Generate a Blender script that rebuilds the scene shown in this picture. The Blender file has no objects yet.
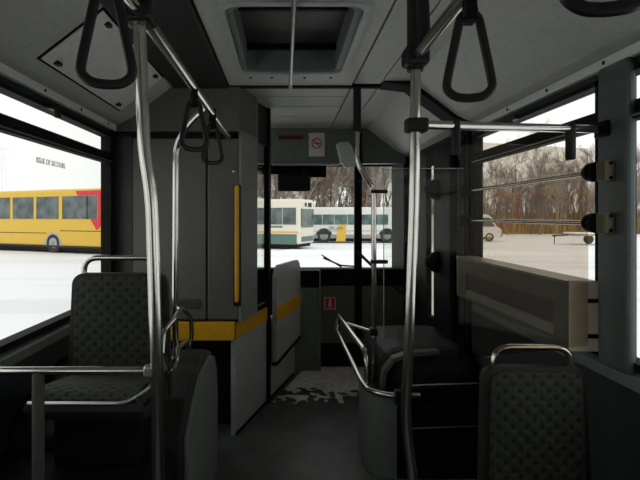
import bpy, bmesh, math, random
from mathutils import Vector, Matrix
random.seed(7)
S = bpy.context.scene
COL = S.collection
PI = math.pi

# ---------------------------------------------------------------- camera
# the bus floor is z = 0, the nose of the bus points along +Y
cam_d = bpy.data.cameras.new('camera')
cam_d.sensor_fit = 'HORIZONTAL'; cam_d.sensor_width = 36
cam_d.lens = 520 / 640 * 36
cam_d.shift_x = 35 / 640; cam_d.shift_y = -23 / 640
cam_d.clip_start = .02; cam_d.clip_end = 900
cam = bpy.data.objects.new('camera', cam_d); COL.objects.link(cam)
cam.location = (0, 0, 1.45); cam.rotation_euler = (PI / 2, 0, 0)
S.camera = cam

# ---------------------------------------------------------------- overcast sky and exposure
W = bpy.data.worlds.new('sky'); S.world = W; W.use_nodes = True
nt = W.node_tree; bg = nt.nodes['Background']
tc = nt.nodes.new('ShaderNodeTexCoord'); sp = nt.nodes.new('ShaderNodeSeparateXYZ')
rp = nt.nodes.new('ShaderNodeValToRGB')
rp.color_ramp.elements[0].position = .0; rp.color_ramp.elements[0].color = (.93, .93, .91, 1)
rp.color_ramp.elements[1].position = .8; rp.color_ramp.elements[1].color = (1, 1, 1, 1)
nt.links.new(tc.outputs['Generated'], sp.inputs[0]); nt.links.new(sp.outputs[2], rp.inputs[0])
nt.links.new(rp.outputs[0], bg.inputs[0]); bg.inputs[1].default_value = 1.0
S.view_settings.view_transform = 'Standard'; S.view_settings.look = 'None'
S.view_settings.exposure = 0.36; S.view_settings.gamma = 1
S.view_settings.use_curve_mapping = False

# ---------------------------------------------------------------- materials
M = {}
def mat(name, col, rough=.6, metal=0, noise=0, scale=8, bump=0, spec=.5, coat=0):
    m = bpy.data.materials.new(name); m.use_nodes = True
    n = m.node_tree.nodes; l = m.node_tree.links; b = n['Principled BSDF']
    b.inputs['Base Color'].default_value = (*col, 1)
    b.inputs['Roughness'].default_value = rough; b.inputs['Metallic'].default_value = metal
    b.inputs['Specular IOR Level'].default_value = spec
    b.inputs['Coat Weight'].default_value = coat
    t = n.new('ShaderNodeTexCoord'); z = n.new('ShaderNodeTexNoise')
    z.inputs['Scale'].default_value = scale; z.inputs['Detail'].default_value = 5
    l.new(t.outputs['Object'], z.inputs['Vector'])
    if noise:
        r = n.new('ShaderNodeValToRGB')
        r.color_ramp.elements[0].position = .35; r.color_ramp.elements[1].position = .65
        r.color_ramp.elements[0].color = (*[c * (1 - noise) for c in col], 1)
        r.color_ramp.elements[1].color = (*[min(1, c * (1 + noise)) for c in col], 1)
        l.new(z.outputs[0], r.inputs[0]); l.new(r.outputs[0], b.inputs['Base Color'])
    if bump:
        bp = n.new('ShaderNodeBump'); bp.inputs['Strength'].default_value = bump
        bp.inputs['Distance'].default_value = .01
        l.new(z.outputs[0], bp.inputs['Height']); l.new(bp.outputs[0], b.inputs['Normal'])
    M[name] = m; return m

mat('panel', (.50, .51, .46), .5, noise=.06, scale=30, bump=.05)          # ceiling and cove
mat('flap', (.78, .79, .73), .45, noise=.05, scale=30)
mat('panel_dark', (.020, .022, .019), .6, spec=.3, noise=.1, scale=20)
mat('cabinet', (.115, .12, .098), .5, noise=.08, scale=60, bump=.1)
mat('cabinet_dark', (.05, .054, .047), .55, noise=.1, scale=60)
mat('post_grey', (.22, .23, .21), .5, noise=.06, scale=30)
mat('cab_grey', (.44, .455, .44), .45, noise=.06, scale=12)
mat('green_grey', (.15, .175, .155), .5, noise=.1, scale=15)
mat('pillar', (.085, .11, .11), .45, noise=.08, scale=20)
mat('black', (.006, .006, .006), .6, spec=.15, noise=.2, scale=20)
mat('rubber', (.007, .007, .007), .75, spec=.2)
mat('handle_black', (.009, .009, .009), .42, spec=.35)
mat('void', (.008, .008, .008), .9)
mat('wall', (.020, .025, .028), .65, noise=.12, scale=18)
mat('chrome', (.60, .595, .55), .17, 1, noise=.05, scale=10)
mat('steel', (.5, .5, .49), .35, 1)
mat('floor', (.085, .095, .09), .42, noise=.35, scale=5, bump=.1)
mat('snow', (.90, .91, .93), .8, noise=.03, scale=1.2, bump=.3)
mat('slush', (.9, .9, .88), .5, noise=.2, scale=16, bump=.5)
mat('yellow', (.75, .40, .01), .45, noise=.06, scale=20)
mat('bus_yellow', (.78, .50, .05), .35, noise=.03)
mat('bus_red', (.72, .03, .04), .35)
mat('bus_cream', (.78, .745, .62), .4, noise=.04)
mat('bus_white', (.74, .74, .71), .4, noise=.04)
mat('bus_green', (.10, .19, .15), .5, noise=.1)
mat('bus_window', (.10, .13, .13), .12, noise=.5, scale=1.5)
mat('bus_window_green', (.08, .15, .135), .12, noise=.5, scale=1.5)
mat('bus_orange', (.85, .38, .12), .5)
mat('tyre', (.03, .03, .032), .8)
mat('hub', (.30, .30, .29), .5, .2)
mat('arch_grey', (.42, .42, .42), .6)
mat('heater_top_lit', (.22, .21, .15), .4, noise=.25, scale=9)  # box top made lighter than the front, its light put into the colour
mat('heater_front_shade', (.085, .083, .057), .45, noise=.25, scale=9)  # front of the same box made darker, its shade put into the colour
mat('heater_end_lit', (.80, .74, .58), .45, noise=.15, scale=7)  # end of the box paled, window light on it put into the colour
mat('heater_dark', (.035, .035, .026), .5)  # darker olive, shade inside the recess put into the colour
mat('bracket', (.16, .15, .09), .5)
mat('white_plate', (.75, .74, .70), .5)
mat('red_mark', (.55, .04, .03), .5)
mat('dark_red', (.13, .012, .015), .5)
mat('ink', (.12, .12, .14), .6)
mat('mirror_back', (.62, .64, .63), .4)
mat('bark', (.25, .19, .145), .9, noise=.3, scale=3)
mat('bark_grey', (.34, .29, .25), .9, noise=.3, scale=3)
mat('ochre', (.36, .24, .10), .9, noise=.5, scale=.3)
mat('brush', (.34, .27, .21), .9, noise=.4, scale=.3)
mat('mast', (.85, .85, .87), .6)
mat('hatch_lid', (.045, .042, .035), .5, noise=.4, scale=5)

def glass(name, tint, gloss=.03):
    m = bpy.data.materials.new(name); m.use_nodes = True
    n = m.node_tree.nodes; l = m.node_tree.links; n.remove(n['Principled BSDF'])
    t = n.new('ShaderNodeBsdfTransparent'); t.inputs[0].default_value = (*tint, 1)
    g = n.new('ShaderNodeBsdfGlossy'); g.inputs['Roughness'].default_value = .02
    lw = n.new('ShaderNodeLayerWeight'); lw.inputs[0].default_value = .5
    pw = n.new('ShaderNodeMath'); pw.operation = 'POWER'; pw.inputs[1].default_value = 5
    f = n.new('ShaderNodeMath'); f.operation = 'MULTIPLY_ADD'; f.inputs[1].default_value = .5; f.inputs[2].default_value = gloss
    l.new(lw.outputs['Facing'], pw.inputs[0]); l.new(pw.outputs[0], f.inputs[0])
    x = n.new('ShaderNodeMixShader')
    l.new(f.outputs[0], x.inputs[0]); l.new(t.outputs[0], x.inputs[1]); l.new(g.outputs[0], x.inputs[2])
    l.new(x.outputs[0], n['Material Output'].inputs[0]); M[name] = m
glass('glass', (.97, .98, .97))
glass('tinted', (.80, .755, .70), .006)
glass('screen', (.90, .93, .90), .01)

# upholstery: dark green grey cloth with rows of small dots
def upholstery():
    m = mat('cloth', (.085, .095, .075), .85)
    n = m.node_tree.nodes; l = m.node_tree.links; b = n['Principled BSDF']
    t = n.new('ShaderNodeTexCoord'); mp = n.new('ShaderNodeMapping')
    mp.inputs['Rotation'].default_value = (0, 0, 0); mp.inputs['Scale'].default_value = (1, 1, 1)
    l.new(t.outputs['Object'], mp.inputs[0])
    s = n.new('ShaderNodeSeparateXYZ'); l.new(mp.outputs[0], s.inputs[0])
    def math_(op, a, bb=None):
        k = n.new('ShaderNodeMath'); k.operation = op
        for i, v in enumerate((a, bb)):
            if v is None: continue
            if isinstance(v, (int, float)): k.inputs[i].default_value = v
            else: l.new(v, k.inputs[i])
        return k.outputs[0]
    a = math_('SINE', math_('MULTIPLY', s.outputs[0], 2 * PI / .052))
    z2 = math_('ADD', s.outputs[2], math_('MULTIPLY', s.outputs[1], 1.0))
    c = math_('SINE', math_('MULTIPLY', z2, 2 * PI / .052))
    p = math_('MULTIPLY', a, c)
    r = n.new('ShaderNodeValToRGB')
    e = r.color_ramp.elements
    e[0].position = .30; e[0].color = (.052, .060, .040, 1); e[1].position = .80; e[1].color = (.012, .015, .011, 1)
    l.new(p, r.inputs[0])
    z = n.new('ShaderNodeTexNoise'); z.inputs['Scale'].default_value = 60; l.new(t.outputs['Object'], z.inputs[0])
    mx = n.new('ShaderNodeMix'); mx.data_type = 'RGBA'; mx.blend_type = 'MULTIPLY'; mx.inputs[0].default_value = .7
    l.new(r.outputs[0], mx.inputs[6]); l.new(z.outputs[0], mx.inputs[7])
    l.new(mx.outputs[2], b.inputs['Base Color'])
    bp = n.new('ShaderNodeBump'); bp.inputs['Strength'].default_value = .5; bp.inputs['Distance'].default_value = .004
    bp.invert = True
    l.new(p, bp.inputs['Height']); l.new(bp.outputs[0], b.inputs['Normal'])
upholstery()

# snow yard: packed, slightly dirty ruts
def yard():
    m = M['snow']; n = m.node_tree.nodes; l = m.node_tree.links
    y = mat('yard_snow', (.84, .85, .87), .8)
    n = y.node_tree.nodes; l = y.node_tree.links; b = n['Principled BSDF']
    t = n.new('ShaderNodeTexCoord'); mp = n.new('ShaderNodeMapping')
    mp.inputs['Rotation'].default_value = (0, 0, .12); mp.inputs['Scale'].default_value = (.05, .8, 1)
    w = n.new('ShaderNodeTexNoise'); w.inputs['Scale'].default_value = 1.0; w.inputs['Detail'].default_value = 4
    r = n.new('ShaderNodeValToRGB'); e = r.color_ramp.elements
    e[0].position = .36; e[0].color = (.78, .78, .79, 1); e[1].position = .5; e[1].color = (.86, .87, .89, 1)
    l.new(t.outputs['Object'], mp.inputs[0]); l.new(mp.outputs[0], w.inputs[0]); l.new(w.outputs[0], r.inputs[0])
    l.new(r.outputs[0], b.inputs['Base Color'])
yard()

# ---------------------------------------------------------------- helpers
def root_of(o):
    while o.parent: o = o.parent
    return o

class MB:
    def __init__(s): s.bm = bmesh.new(); s.smooth = False
    def _add(s, t, bevel=0, seg=2, mx=None):
        if bevel:
            bmesh.ops.bevel(t, geom=list(t.edges), offset=bevel, segments=seg, affect='EDGES', profile=.5)
        if mx is not None: bmesh.ops.transform(t, matrix=mx, verts=t.verts)
        me = bpy.data.meshes.new('tmp'); t.to_mesh(me); t.free()
        s.bm.from_mesh(me); bpy.data.meshes.remove(me); return s
    def box(s, x0, x1, y0, y1, z0, z1, bevel=0, seg=2, mx=None):
        t = bmesh.new(); bmesh.ops.create_cube(t, size=1)
        for v in t.verts:
            v.co = Vector((x0 if v.co.x < 0 else x1, y0 if v.co.y < 0 else y1, z0 if v.co.z < 0 else z1))
        return s._add(t, bevel, seg, mx)
    def prism(s, pts, axis, a, b, bevel=0, seg=2, mx=None):
        """closed outline pts (2-D) pushed along axis from a to b"""
        t = bmesh.new()
        def co(p, d):
            return {'x': (d, p[0], p[1]), 'y': (p[0], d, p[1]), 'z': (p[0], p[1], d)}[axis]
        A = [t.verts.new(co(p, a)) for p in pts]; B = [t.verts.new(co(p, b)) for p in pts]
        t.faces.new(A); t.faces.new(B[::-1]); n = len(pts)
        for i in range(n): t.faces.new((A[i], A[i - 1], B[i - 1], B[i]))
        bmesh.ops.recalc_face_normals(t, faces=t.faces)
        return s._add(t, bevel, seg, mx)
    def tube(s, pts, r, n=10, cap=True, flat=1.0, round_=0):
        P = [Vector(p) for p in pts]
        if round_:
            Q = [P[0]]
            for i in range(1, len(P) - 1):
                a, b, c = P[i - 1], P[i], P[i + 1]
                d = min(round_, (a - b).length * .48, (c - b).length * .48)
                p0 = b + (a - b).normalized() * d; p1 = b + (c - b).normalized() * d
                for k in range(7):
                    u = k / 6; Q.append(p0 * (1 - u) ** 2 + b * 2 * u * (1 - u) + p1 * u ** 2)
            Q.append(P[-1]); P = Q
        t = bmesh.new(); rings = []
        rr = r if isinstance(r, (list, tuple)) else [r] * len(P)
        if len(rr) != len(P): rr = [rr[0] + (rr[-1] - rr[0]) * i / (len(P) - 1) for i in range(len(P))]
        up = None
        for i, p in enumerate(P):
            d = (P[min(i + 1, len(P) - 1)] - P[max(i - 1, 0)]).normalized()
            if up is None:
                up = Vector((0, 0, 1)) if abs(d.z) < .9 else Vector((0, 1, 0))
            u = d.cross(up)
            if u.length < 1e-4: u = d.cross(Vector((1, .3, 0)))
            u.normalize(); v = u.cross(d).normalized(); up = v
            rings.append([t.verts.new(p + (u * math.cos(2 * PI * k / n) + v * flat * math.sin(2 * PI * k / n)) * rr[i]) for k in range(n)])
        for A, B in zip(rings, rings[1:]):
            for k in range(n): t.faces.new((A[k - 1], A[k], B[k], B[k - 1]))
        if cap: t.faces.new(rings[0]); t.faces.new(rings[-1][::-1])
        bmesh.ops.recalc_face_normals(t, faces=t.faces)
        s.smooth = True
        return s._add(t)
    def lathe(s, prof, n=20, mx=None):
        """profile (radius, height) around z"""
        t = bmesh.new(); rings = []
        for r, z in prof: rings.append([t.verts.new((max(r, 1e-4) * math.cos(2 * PI * k / n), max(r, 1e-4) * math.sin(2 * PI * k / n), z)) for k in range(n)])
        for A, B in zip(rings, rings[1:]):
            for k in range(n): t.faces.new((A[k - 1], A[k], B[k], B[k - 1]))
        t.faces.new(rings[0]); t.faces.new(rings[-1])
        bmesh.ops.recalc_face_normals(t, faces=t.faces); s.smooth = True
        return s._add(t, mx=mx)
    def build(s, name, m, parent=None, origin=None, smooth=None):
        me = bpy.data.meshes.new(name)
        if parent is not None: org = root_of(parent).location.copy()
        elif origin is not None: org = Vector(origin)
        else:
            xs = [v.co for v in s.bm.verts]
            lo = Vector([min(c[i] for c in xs) for i in range(3)]); hi = Vector([max(c[i] for c in xs) for i in range(3)])
            org = Vector(((lo.x + hi.x) / 2, (lo.y + hi.y) / 2, lo.z))
        bmesh.ops.translate(s.bm, vec=-org, verts=s.bm.verts)
        sm = s.smooth if smooth is None else smooth
        for f in s.bm.faces: f.smooth = sm
        if sm:
            for e in s.bm.edges:
                if len(e.link_faces) == 2 and e.calc_face_angle(0) > .7: e.smooth = False
        s.bm.to_mesh(me); s.bm.free()
        for mm in (m if isinstance(m, (list, tuple)) else [m]): me.materials.append(M[mm])
        o = bpy.data.objects.new(name, me); COL.objects.link(o)
        if parent is not None: o.parent = parent
        else: o.location = org
        return o

def thing(name, label, cat, loc=(0, 0, 0), group=None):
    o = bpy.data.objects.new(name, None); COL.objects.link(o); o.location = loc
    o.empty_display_size = .1
    o['label'] = label; o['category'] = cat
    if group: o['group'] = group
    return o
def tag(o, label, cat, group=None, kind=None):
    o['label'] = label; o['category'] = cat
    if group: o['group'] = group
    if kind: o['kind'] = kind
    return o
def struct(o, label=None):
    o['kind'] = 'structure'
    if label: o['label'] = label
    return o
def copy_tree(o, parent=None):
    c = o.copy(); COL.objects.link(c); c.parent = parent
    for ch in list(o.children): copy_tree(ch, c)
    return c
def text_mb(body, size, mx, align='CENTER', depth=.0006):
    cu = bpy.data.curves.new('txt', 'FONT'); cu.body = body; cu.size = size; cu.extrude = depth
    cu.align_x = align; cu.align_y = 'CENTER'
    o = bpy.data.objects.new('txt', cu); COL.objects.link(o)
    me = bpy.data.meshes.new_from_object(o.evaluated_get(bpy.context.evaluated_depsgraph_get()))
    t = MB(); t.bm.from_mesh(me); bmesh.ops.transform(t.bm, matrix=mx, verts=t.bm.verts)
    bpy.data.objects.remove(o); bpy.data.curves.remove(cu); bpy.data.meshes.remove(me)
    return t

# ================================================================ THE SETTING
XL, XR = -1.12, 1.22           # inner faces of the side walls
YB, YF = -5.2, 5.65            # rear wall, windscreen
ZC = 2.30                      # ceiling
WS, WT0, WT1, WTOP = .945, 1.79, 1.86, 1.958   # window sill, transom bar, window head

# floor
struct(MB().box(XL - .06, XR + .06, YB, 5.02, -.10, 0).build('floor', 'floor'))

# ceiling: dark carrier with lighter panels under it
HX0, HX1, HY0, HY1 = -.25, .325, 2.07, 3.05
b = MB()
for (x0, x1, y0, y1) in ((-.36, HX0, YB, 3.36), (HX1, .43, YB, 3.36), (HX0, HX1, YB, HY0), (HX0, HX1, HY1, 3.36)):
    b.box(x0, x1, y0, y1, ZC, ZC + .03)
cl = struct(b.build('ceiling', 'panel'))
b = MB()
b.box(XL - .06, HX0 - .02, YB, YF, ZC + .03, ZC + .06).box(HX1 + .02, XR + .06, YB, YF, ZC + .03, ZC + .06)
b.box(HX0 - .02, HX1 + .02, YB, HY0 - .02, ZC + .03, ZC + .06).box(HX0 - .02, HX1 + .02, HY1 + .02, YF, ZC + .03, ZC + .06)
struct(b.build('roof', 'black'))
b = MB().box(.44, .605, YB, 3.30, ZC - .004, ZC + .03).box(.615, .79, YB, 3.30, ZC, ZC + .03)
b.box(.44, .605, 3.40, 5.05, ZC - .004, ZC + .03).box(.615, .79, 3.40, 5.05, ZC, ZC + .03)
struct(b.build('ceiling_side_panel', 'panel'))
b = MB().box(-.72, -.37, YB, 3.42, ZC - .02, ZC + .03, .008)
struct(b.build('ceiling_side_panel', 'panel_dark'))
# front part of the ceiling, a slatted air panel
b = MB()
for i, (a, c) in enumerate(((3.40, 3.66), (3.675, 4.0), (4.015, 4.38), (4.395, 4.98))):
    b.box(-.36, .43, a, c, ZC, ZC + .03, .004)
struct(b.build('ceiling_front_panel', 'panel'))
# cross bow with its curved ends
b = MB().box(-.36, .62, 3.36, 3.40, ZC - .012, ZC + .03)
struct(b.build('ceiling_bow', 'rubber'))

def cove(sgn, x_in, x_out, y0, y1, name, m='panel'):
    c = .05
    P = [(x_in, ZC), (x_in + sgn * .28, 2.085), (x_in + sgn * .34, 2.055), (x_out, 2.035), (x_out + sgn * .06, 2.035), (x_out + sgn * .06, ZC + .03), (x_in, ZC + .03)]
    return struct(MB().prism(P, 'y', y0, y1).build(name, m))
cove(1, .79, XR, YB, 3.24, 'ceiling_cove')
cove(1, .79, XR, 3.42, 5.07, 'ceiling_cove')
cove(-1, -.72, XL, YB, 3.40, 'ceiling_cove')
# dark bow across the right cove, above the door post
P = [(.62, ZC - .012), (.78, ZC - .03), (1.04, 2.075), (1.12, 2.035), (XR, 2.01), (XR + .06, 2.0), (XR + .06, ZC + .02), (.62, ZC + .02)]
struct(MB().prism(P, 'y', 3.24, 3.42).build('ceiling_bow', 'rubber'))
# light strip trims where cove and window head meet
for sgn, x, y1, nm in ((-1, XL, 3.4, 'trim_1'), (1, XR, 3.24, 'trim_2')):
    t = MB().box(min(x, x - sgn * .03), max(x, x - sgn * .03), YB, y1, 2.005, 2.045, .005)
    o = struct(t.build(nm, 'flap'))
    for k in range(12):
        yy = -1 + k * .42
        if yy > y1 - .1: break
        MB().lathe([(.008, 0), (.008, .003), (.003, .005)], 8, Matrix.Translation((x - sgn * .031, yy, 2.025)) @ Matrix.Rotation(-sgn * PI / 2, 4, 'Y')).build('screw', 'black', o)

# side walls with window openings
win_L = [(-4.9, -3.3), (-3.15, -1.6), (-1.45, .1), (.22, 1.60), (1.72, 3.33), (3.75, 4.85)]
win_R = [(-4.9, -3.3), (-3.15, -1.6), (-1.45, .1), (.30, 1.90), (2.005, 3.36)]
def side_wall(name, x, sgn, wins, yend, m='wall'):
    a, c = (x, x + .06) if sgn > 0 else (x - .06, x)
    b = MB().box(a, c, YB, yend, -.10, WS - .03)
    b.box(a, c, YB, yend, WTOP + .02, 2.04)
    ys = [YB] + [v for w in wins for v in w] + [yend]
    for i in range(0, len(ys), 2):
        if ys[i + 1] > ys[i] + .001: b.box(a, c, ys[i], ys[i + 1], WS - .031, WTOP + .021)
    return struct(b.build(name, m))
side_wall('wall_left', XL, -1, win_L, YF)
side_wall('wall_right', XR, 1, win_R, 3.40)
nwin = 0
def window(x, sgn, y0, y1, transom=True, latch=None):
    global nwin; nwin += 1
    w = thing('window_%d' % nwin, 'side window', 'window', (x, (y0 + y1) / 2, WS))
    del w['label']; del w['category']; struct(w)
    a, c = sorted((x - sgn * .012, x + sgn * .05))
    t = .022
    b = MB().box(a, c, y0, y0 + t, WS - .03, WTOP + .02).box(a, c, y1 - t, y1, WS - .03, WTOP + .02)
    b.box(a, c, y0, y1, WS - .03, WS).box(a, c, y0, y1, WTOP, WTOP + .02)
    b.build('frame', 'rubber', w)
    b = MB().box(*sorted((x - sgn * .018, x + sgn * .03)), y0 + t, y1 - t, WT0, WT0 + .022, .004)
    b.box(*sorted((x - sgn * .006, x + sgn * .03)), y0 + t, y1 - t, WT0 + .024, WT1, .006)
    b.build('transom_bar', 'rubber', w)
    MB().box(*sorted((x - sgn * .022, x - sgn * .017)), y0 + t, y1 - t, WT0 + .008, WT0 + .015).build('aluminium_strip', 'steel', w)
    g = sorted((x + sgn * .015, x + sgn * .020))
    MB().box(*g, y0 + t, y1 - t, WS, WT0).build('pane', 'glass', w)
    MB().box(*g, y0 + t, y1 - t, WT1, WTOP).build('pane', 'glass', w)
    if latch:
        b = MB().box(*sorted((x - sgn * .012, x - sgn * .04)), latch - .05, latch + .05, WTOP - .005, WTOP + .02, .005)
        b.box(*sorted((x - sgn * .02, x - sgn * .045)), latch + .01, latch + .045, WTOP - .035, WTOP, .006)
        b.build('latch', 'handle_black', w)
    return w
WL = []
for i, (a, c) in enumerate(win_L): WL.append(window(XL, -1, a, c, latch={4: 2.46}.get(i)))
for i, (a, c) in enumerate(win_R): window(XR, 1, a, c, latch={4: 2.72}.get(i))
# words on the left pane
mx = Matrix.Translation((XL - .012, 2.365, 1.71)) @ Matrix(((0, 0, 1, 0), (1, 0, 0, 0), (0, 1, 0, 0), (0, 0, 0, 1)))
text_mb('ISSUE DE SECOURS', .037, mx, 'LEFT').build('lettering', 'ink', WL[4])
# grey sill boards and window pillars
for sgn, x, y1, nm in ((-1, XL, 3.24, 'trim_3'), (1, XR, 3.30, 'trim_4')):
    struct(MB().prism([(x, WS - .035), (x - sgn * .035, WS - .045), (x - sgn * .035, WS - .085), (x, WS - .10)], 'y', YB, y1).build(nm, 'green_grey'))
b = MB().box(XR - .035, XR, 1.80, 1.975, .90, 2.01, .012)
struct(b.build('trim_5', 'pillar'))
b = MB().box(XL, XL + .02, 3.33, 3.36, .90, 2.01, .004)
struct(b.build('trim_6', 'rubber'))
struct(MB().box(XL - .06, XR + .06, YB - .06, YB, -.1, ZC + .06).build('wall_rear', 'wall'))

# front wall under the windscreen, roof header, corner pillars
b = MB().box(XL - .06, XR + .06, YF, YF + .06, -.2, .86)
b.box(XL - .06, XR + .06, YF, YF + .06, 2.02, ZC + .06)
b.box(XL - .06, XL, YF, YF + .06, .86, 2.02).box(XR - .02, XR + .06, YF, YF + .06, .86, 2.02)
struct(b.build('wall_front', 'black'))
struct(MB().box(XR - .06, XR + .06, 5.08, YF, -.1, ZC).build('wall_right_front', 'black'))
struct(MB().prism([(5.0, 1.965), (5.0, ZC + .02), (YF, ZC + .02), (YF, 2.02)], 'x', XL, XR - .06).build('wall_front_header', 'green_grey'))
w = thing('window_%d' % (nwin + 1), 'w', 'w', (.05, YF, .86)); del w['label']; del w['category']; struct(w)
b = MB().box(XL, XR - .02, YF - .01, YF + .05, .86, .885).box(XL, XR - .02, YF - .01, YF + .05, 2.0, 2.02)
b.build('frame', 'rubber', w)
MB().box(XL, XR - .02, YF + .02, YF + .026, .885, 2.0).build('pane', 'glass', w)

# front door in the right wall: two folding leaves
d = thing('door_1', 'd', 'd', (XR, 4.2, 0)); del d['label']; del d['category']; struct(d)
b = MB().box(XR - .02, XR + .05, 3.405, 3.46, -.1, 2.05).box(XR - .02, XR + .05, 5.04, 5.08, -.1, 2.05).box(XR - .02, XR + .05, 3.405, 5.08, 2.0, 2.10)
b.build('door_frame', 'black', d)
MB().box(XR - .01, XR + .03, 4.46, 5.04, 0, 2.0, .008).build('door_leaf', 'panel_dark', d)
MB().box(XR - .03, XR + .03, 3.46, 4.17, 0, 2.0, .008).build('door_leaf', 'black', d)
b = MB().box(XR - .01, XR + .03, 4.17, 4.46, 0, .62).box(XR - .01, XR + .03, 4.17, 4.46, 1.88, 2.0).box(XR - .012, XR + .032, 4.44, 4.465, .6, 1.9)
b.build('rubber_edge', 'rubber', d)
MB().box(XR + .008, XR + .014, 4.17, 4.45, .62, 1.88).build('pane', 'tinted', d)
b = MB().tube([(XR - .05, 3.62, .03), (XR - .05, 3.62, 2.0)], .03, 12)
b.build('door_shaft', 'black', d)
for z in (1.665, 1.10):
    mx = Matrix.Translation((1.19, 4.05, z)) @ Matrix.Rotation(-PI / 2, 4, 'Y')
    MB().lathe([(.085, 0), (.085, .02), (.07, .05), (.045, .068), (.03, .10), (0.01, .105)], 18, mx).build('knob', 'black', d)

# ================================================================ OUTSIDE
ZG = -.45
gy = MB().box(-160, 160, -60, 260, ZG - .5, ZG)
struct(gy.build('ground', 'yard_snow'))

# low ploughed snow ridges in front of the bus
def ridge(x0, x1, y, h, w, seed, label):
    rnd = random.Random(seed); bm = bmesh.new(); n = 60; k = 9; rows = []
    hh = [h * (.55 + .5 * rnd.random()) for _ in range(n + 1)]
    for i in range(n + 1):
        hi = sum(hh[max(0, i - 1):i + 2]) / len(hh[max(0, i - 1):i + 2]) * min(1, 6 * min(i, n - i) / n + .05)
        rows.append([bm.verts.new((x0 + (x1 - x0) * i / n, y + (j / (k - 1) - .5) * w + .1 * rnd.random(), ZG - .02 + hi * math.sin(PI * j / (k - 1)) ** .8)) for j in range(k)])
    for A, B in zip(rows, rows[1:]):
        for j in range(k - 1): bm.faces.new((A[j], B[j], B[j + 1], A[j + 1]))
    bmesh.ops.recalc_face_normals(bm, faces=bm.faces)
    m = MB(); m.bm.free(); m.bm = bm; m.smooth = True
    o = m.build('snow_ridge', 'snow'); o['kind'] = 'stuff'
    return tag(o, label, 'snow')
ridge(-5, 9, 21.5, .30, 1.8, 3, 'low ridge of ploughed snow just ahead of the windscreen')
ridge(-6, 14, 27.0, .28, 1.6, 5, 'farther low snow ridge in front of the two white buses')

def wheel(x, y, r, root, w=.28):
    sg = -1 if y < 0 else 1
    mx = Matrix.Translation(root.location + Vector((x, y, r))) @ Matrix.Rotation(sg * PI / 2, 4, 'X')
    mx = Matrix.Translation(root.location + Vector((x, y, r))) @ Matrix.Rotation(-sg * PI / 2, 4, 'X')
    o = MB().lathe([(r * .6, -w), (r, -w), (r, -.03), (r * .93, 0), (r * .62, .0), (r * .55, -.05)], 24, mx).build('wheel', 'tyre', root)
    MB().lathe([(r * .56, -.06), (r * .5, -.03), (r * .3, -.06), (r * .22, .01), (r * .1, .02)], 20, mx).build('hub_cap', 'hub', o)

def bus(loc, ang, L, Wd, H, body, winmat, label, spec, zb=.32, zsill=1.42, ztop=2.45):
    """local frame: nose at +x, near side at -y"""
    t = thing('bus', label, 'bus', loc)
    o = t.location; X, Y, Z = o
    def bx(x0, x1, y0, y1, z0, z1, bev=0, seg=2): return MB().box(X + x0, X + x1, Y + y0, Y + y1, Z + z0, Z + z1, bev, seg)
    h = Wd / 2
    bod = bx(-L / 2, L / 2, -h, h, zb, H, .13, 3)
    bod.build('body', body, t)
    for (x0, x1) in spec['win']:
        for s in (-1, 1):
            g = MB().box(X + x0, X + x1, Y + s * (h - .03), Y + s * (h + .012), Z + zsill, Z + ztop, .01)
            g.build('window', winmat, t)
    bx(L / 2 - .05, L / 2 + .015, -h + .12, h - .12, zsill - .1, ztop - .05, .02).build('windscreen', winmat, t)
    bx(-L / 2 - .015, -L / 2 + .05, -h + .2, h - .2, zsill + .1, ztop - .05, .02).build('rear_window', winmat, t)
    for wx in spec['wheels']:
        for s in (-1, 1):
            r = .5
            P = [(X + wx + (r + .16) * math.cos(PI * k / 16), Z + zb + .02 + (r + .22) * math.sin(PI * k / 16)) for k in range(17)]
            MB().prism(P, 'y', Y + s * (h - .05), Y + s * (h + .006)).build('wheel_arch', spec.get('arch', 'tyre'), t)
            wheel(wx, s * (h + .02), r, t)
    for nm, m_, x0, x1, z0, z1 in spec['bands']:
        b = MB()
        for s in (-1, 1): b.box(X + x0, X + x1, Y + s * (h - .02), Y + s * (h + .009), Z + z0, Z + z1)
        b.build(nm, m_, t)
    bx(-L / 2 + .2, L / 2 - .2, -h + .15, h - .15, .12, zb + .05).build('underbody', 'void', t)
    t.rotation_euler.z = ang
    return t, h

# yellow bus at the left, rear end to the right
ang = math.atan2(27 - 30.8, -9.0 + 16.9)            # from far front to near rear
L = 12.0
ux, uy = math.cos(ang), math.sin(ang)
rear = Vector((-8.95, 26.0))
c = rear - Vector((ux, uy)) * L / 2 + Vector((-uy, ux)) * 1.25
def s_at(px):  # distance ahead of the rear end along the flank, seen at picture column px
    k = (px - 285) / 520
    return (k * rear.y - rear.x) / (ux - k * uy) * -1
# here the body frame runs nose at -x, so the flank coordinate is L/2 - s
wn = [(88, 62.5), (58.5, 36.5), (33.5, 13), (10, -14), (-17, -42)]
spec = dict(win=[(L / 2 - s_at(b_), L / 2 - s_at(a_)) for a_, b_ in wn] + [(L / 2 - 1.32, L / 2 - .60)],
            wheels=[L / 2 - s_at(53), L / 2 - s_at(53) - 6.2], arch='arch_grey',
            bands=[('side_stripe', 'tyre', -L / 2 + .1, L / 2 - s_at(46), 1.02, 1.055), ('side_stripe', 'tyre', L / 2 - s_at(60), L / 2 - .05, 1.16, 1.195),
                   ('skirt', 'tyre', -L / 2 + .1, L / 2 - .1, .30, .40)])
yb, hh = bus((c.x, c.y, ZG), 0, L, 2.5, 3.36, 'bus_yellow', 'bus_window', 'yellow city bus with red tail parked in the snow beyond the left window', spec, zb=.34, zsill=1.80, ztop=2.98)
X, Y, Z = yb.location
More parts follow.
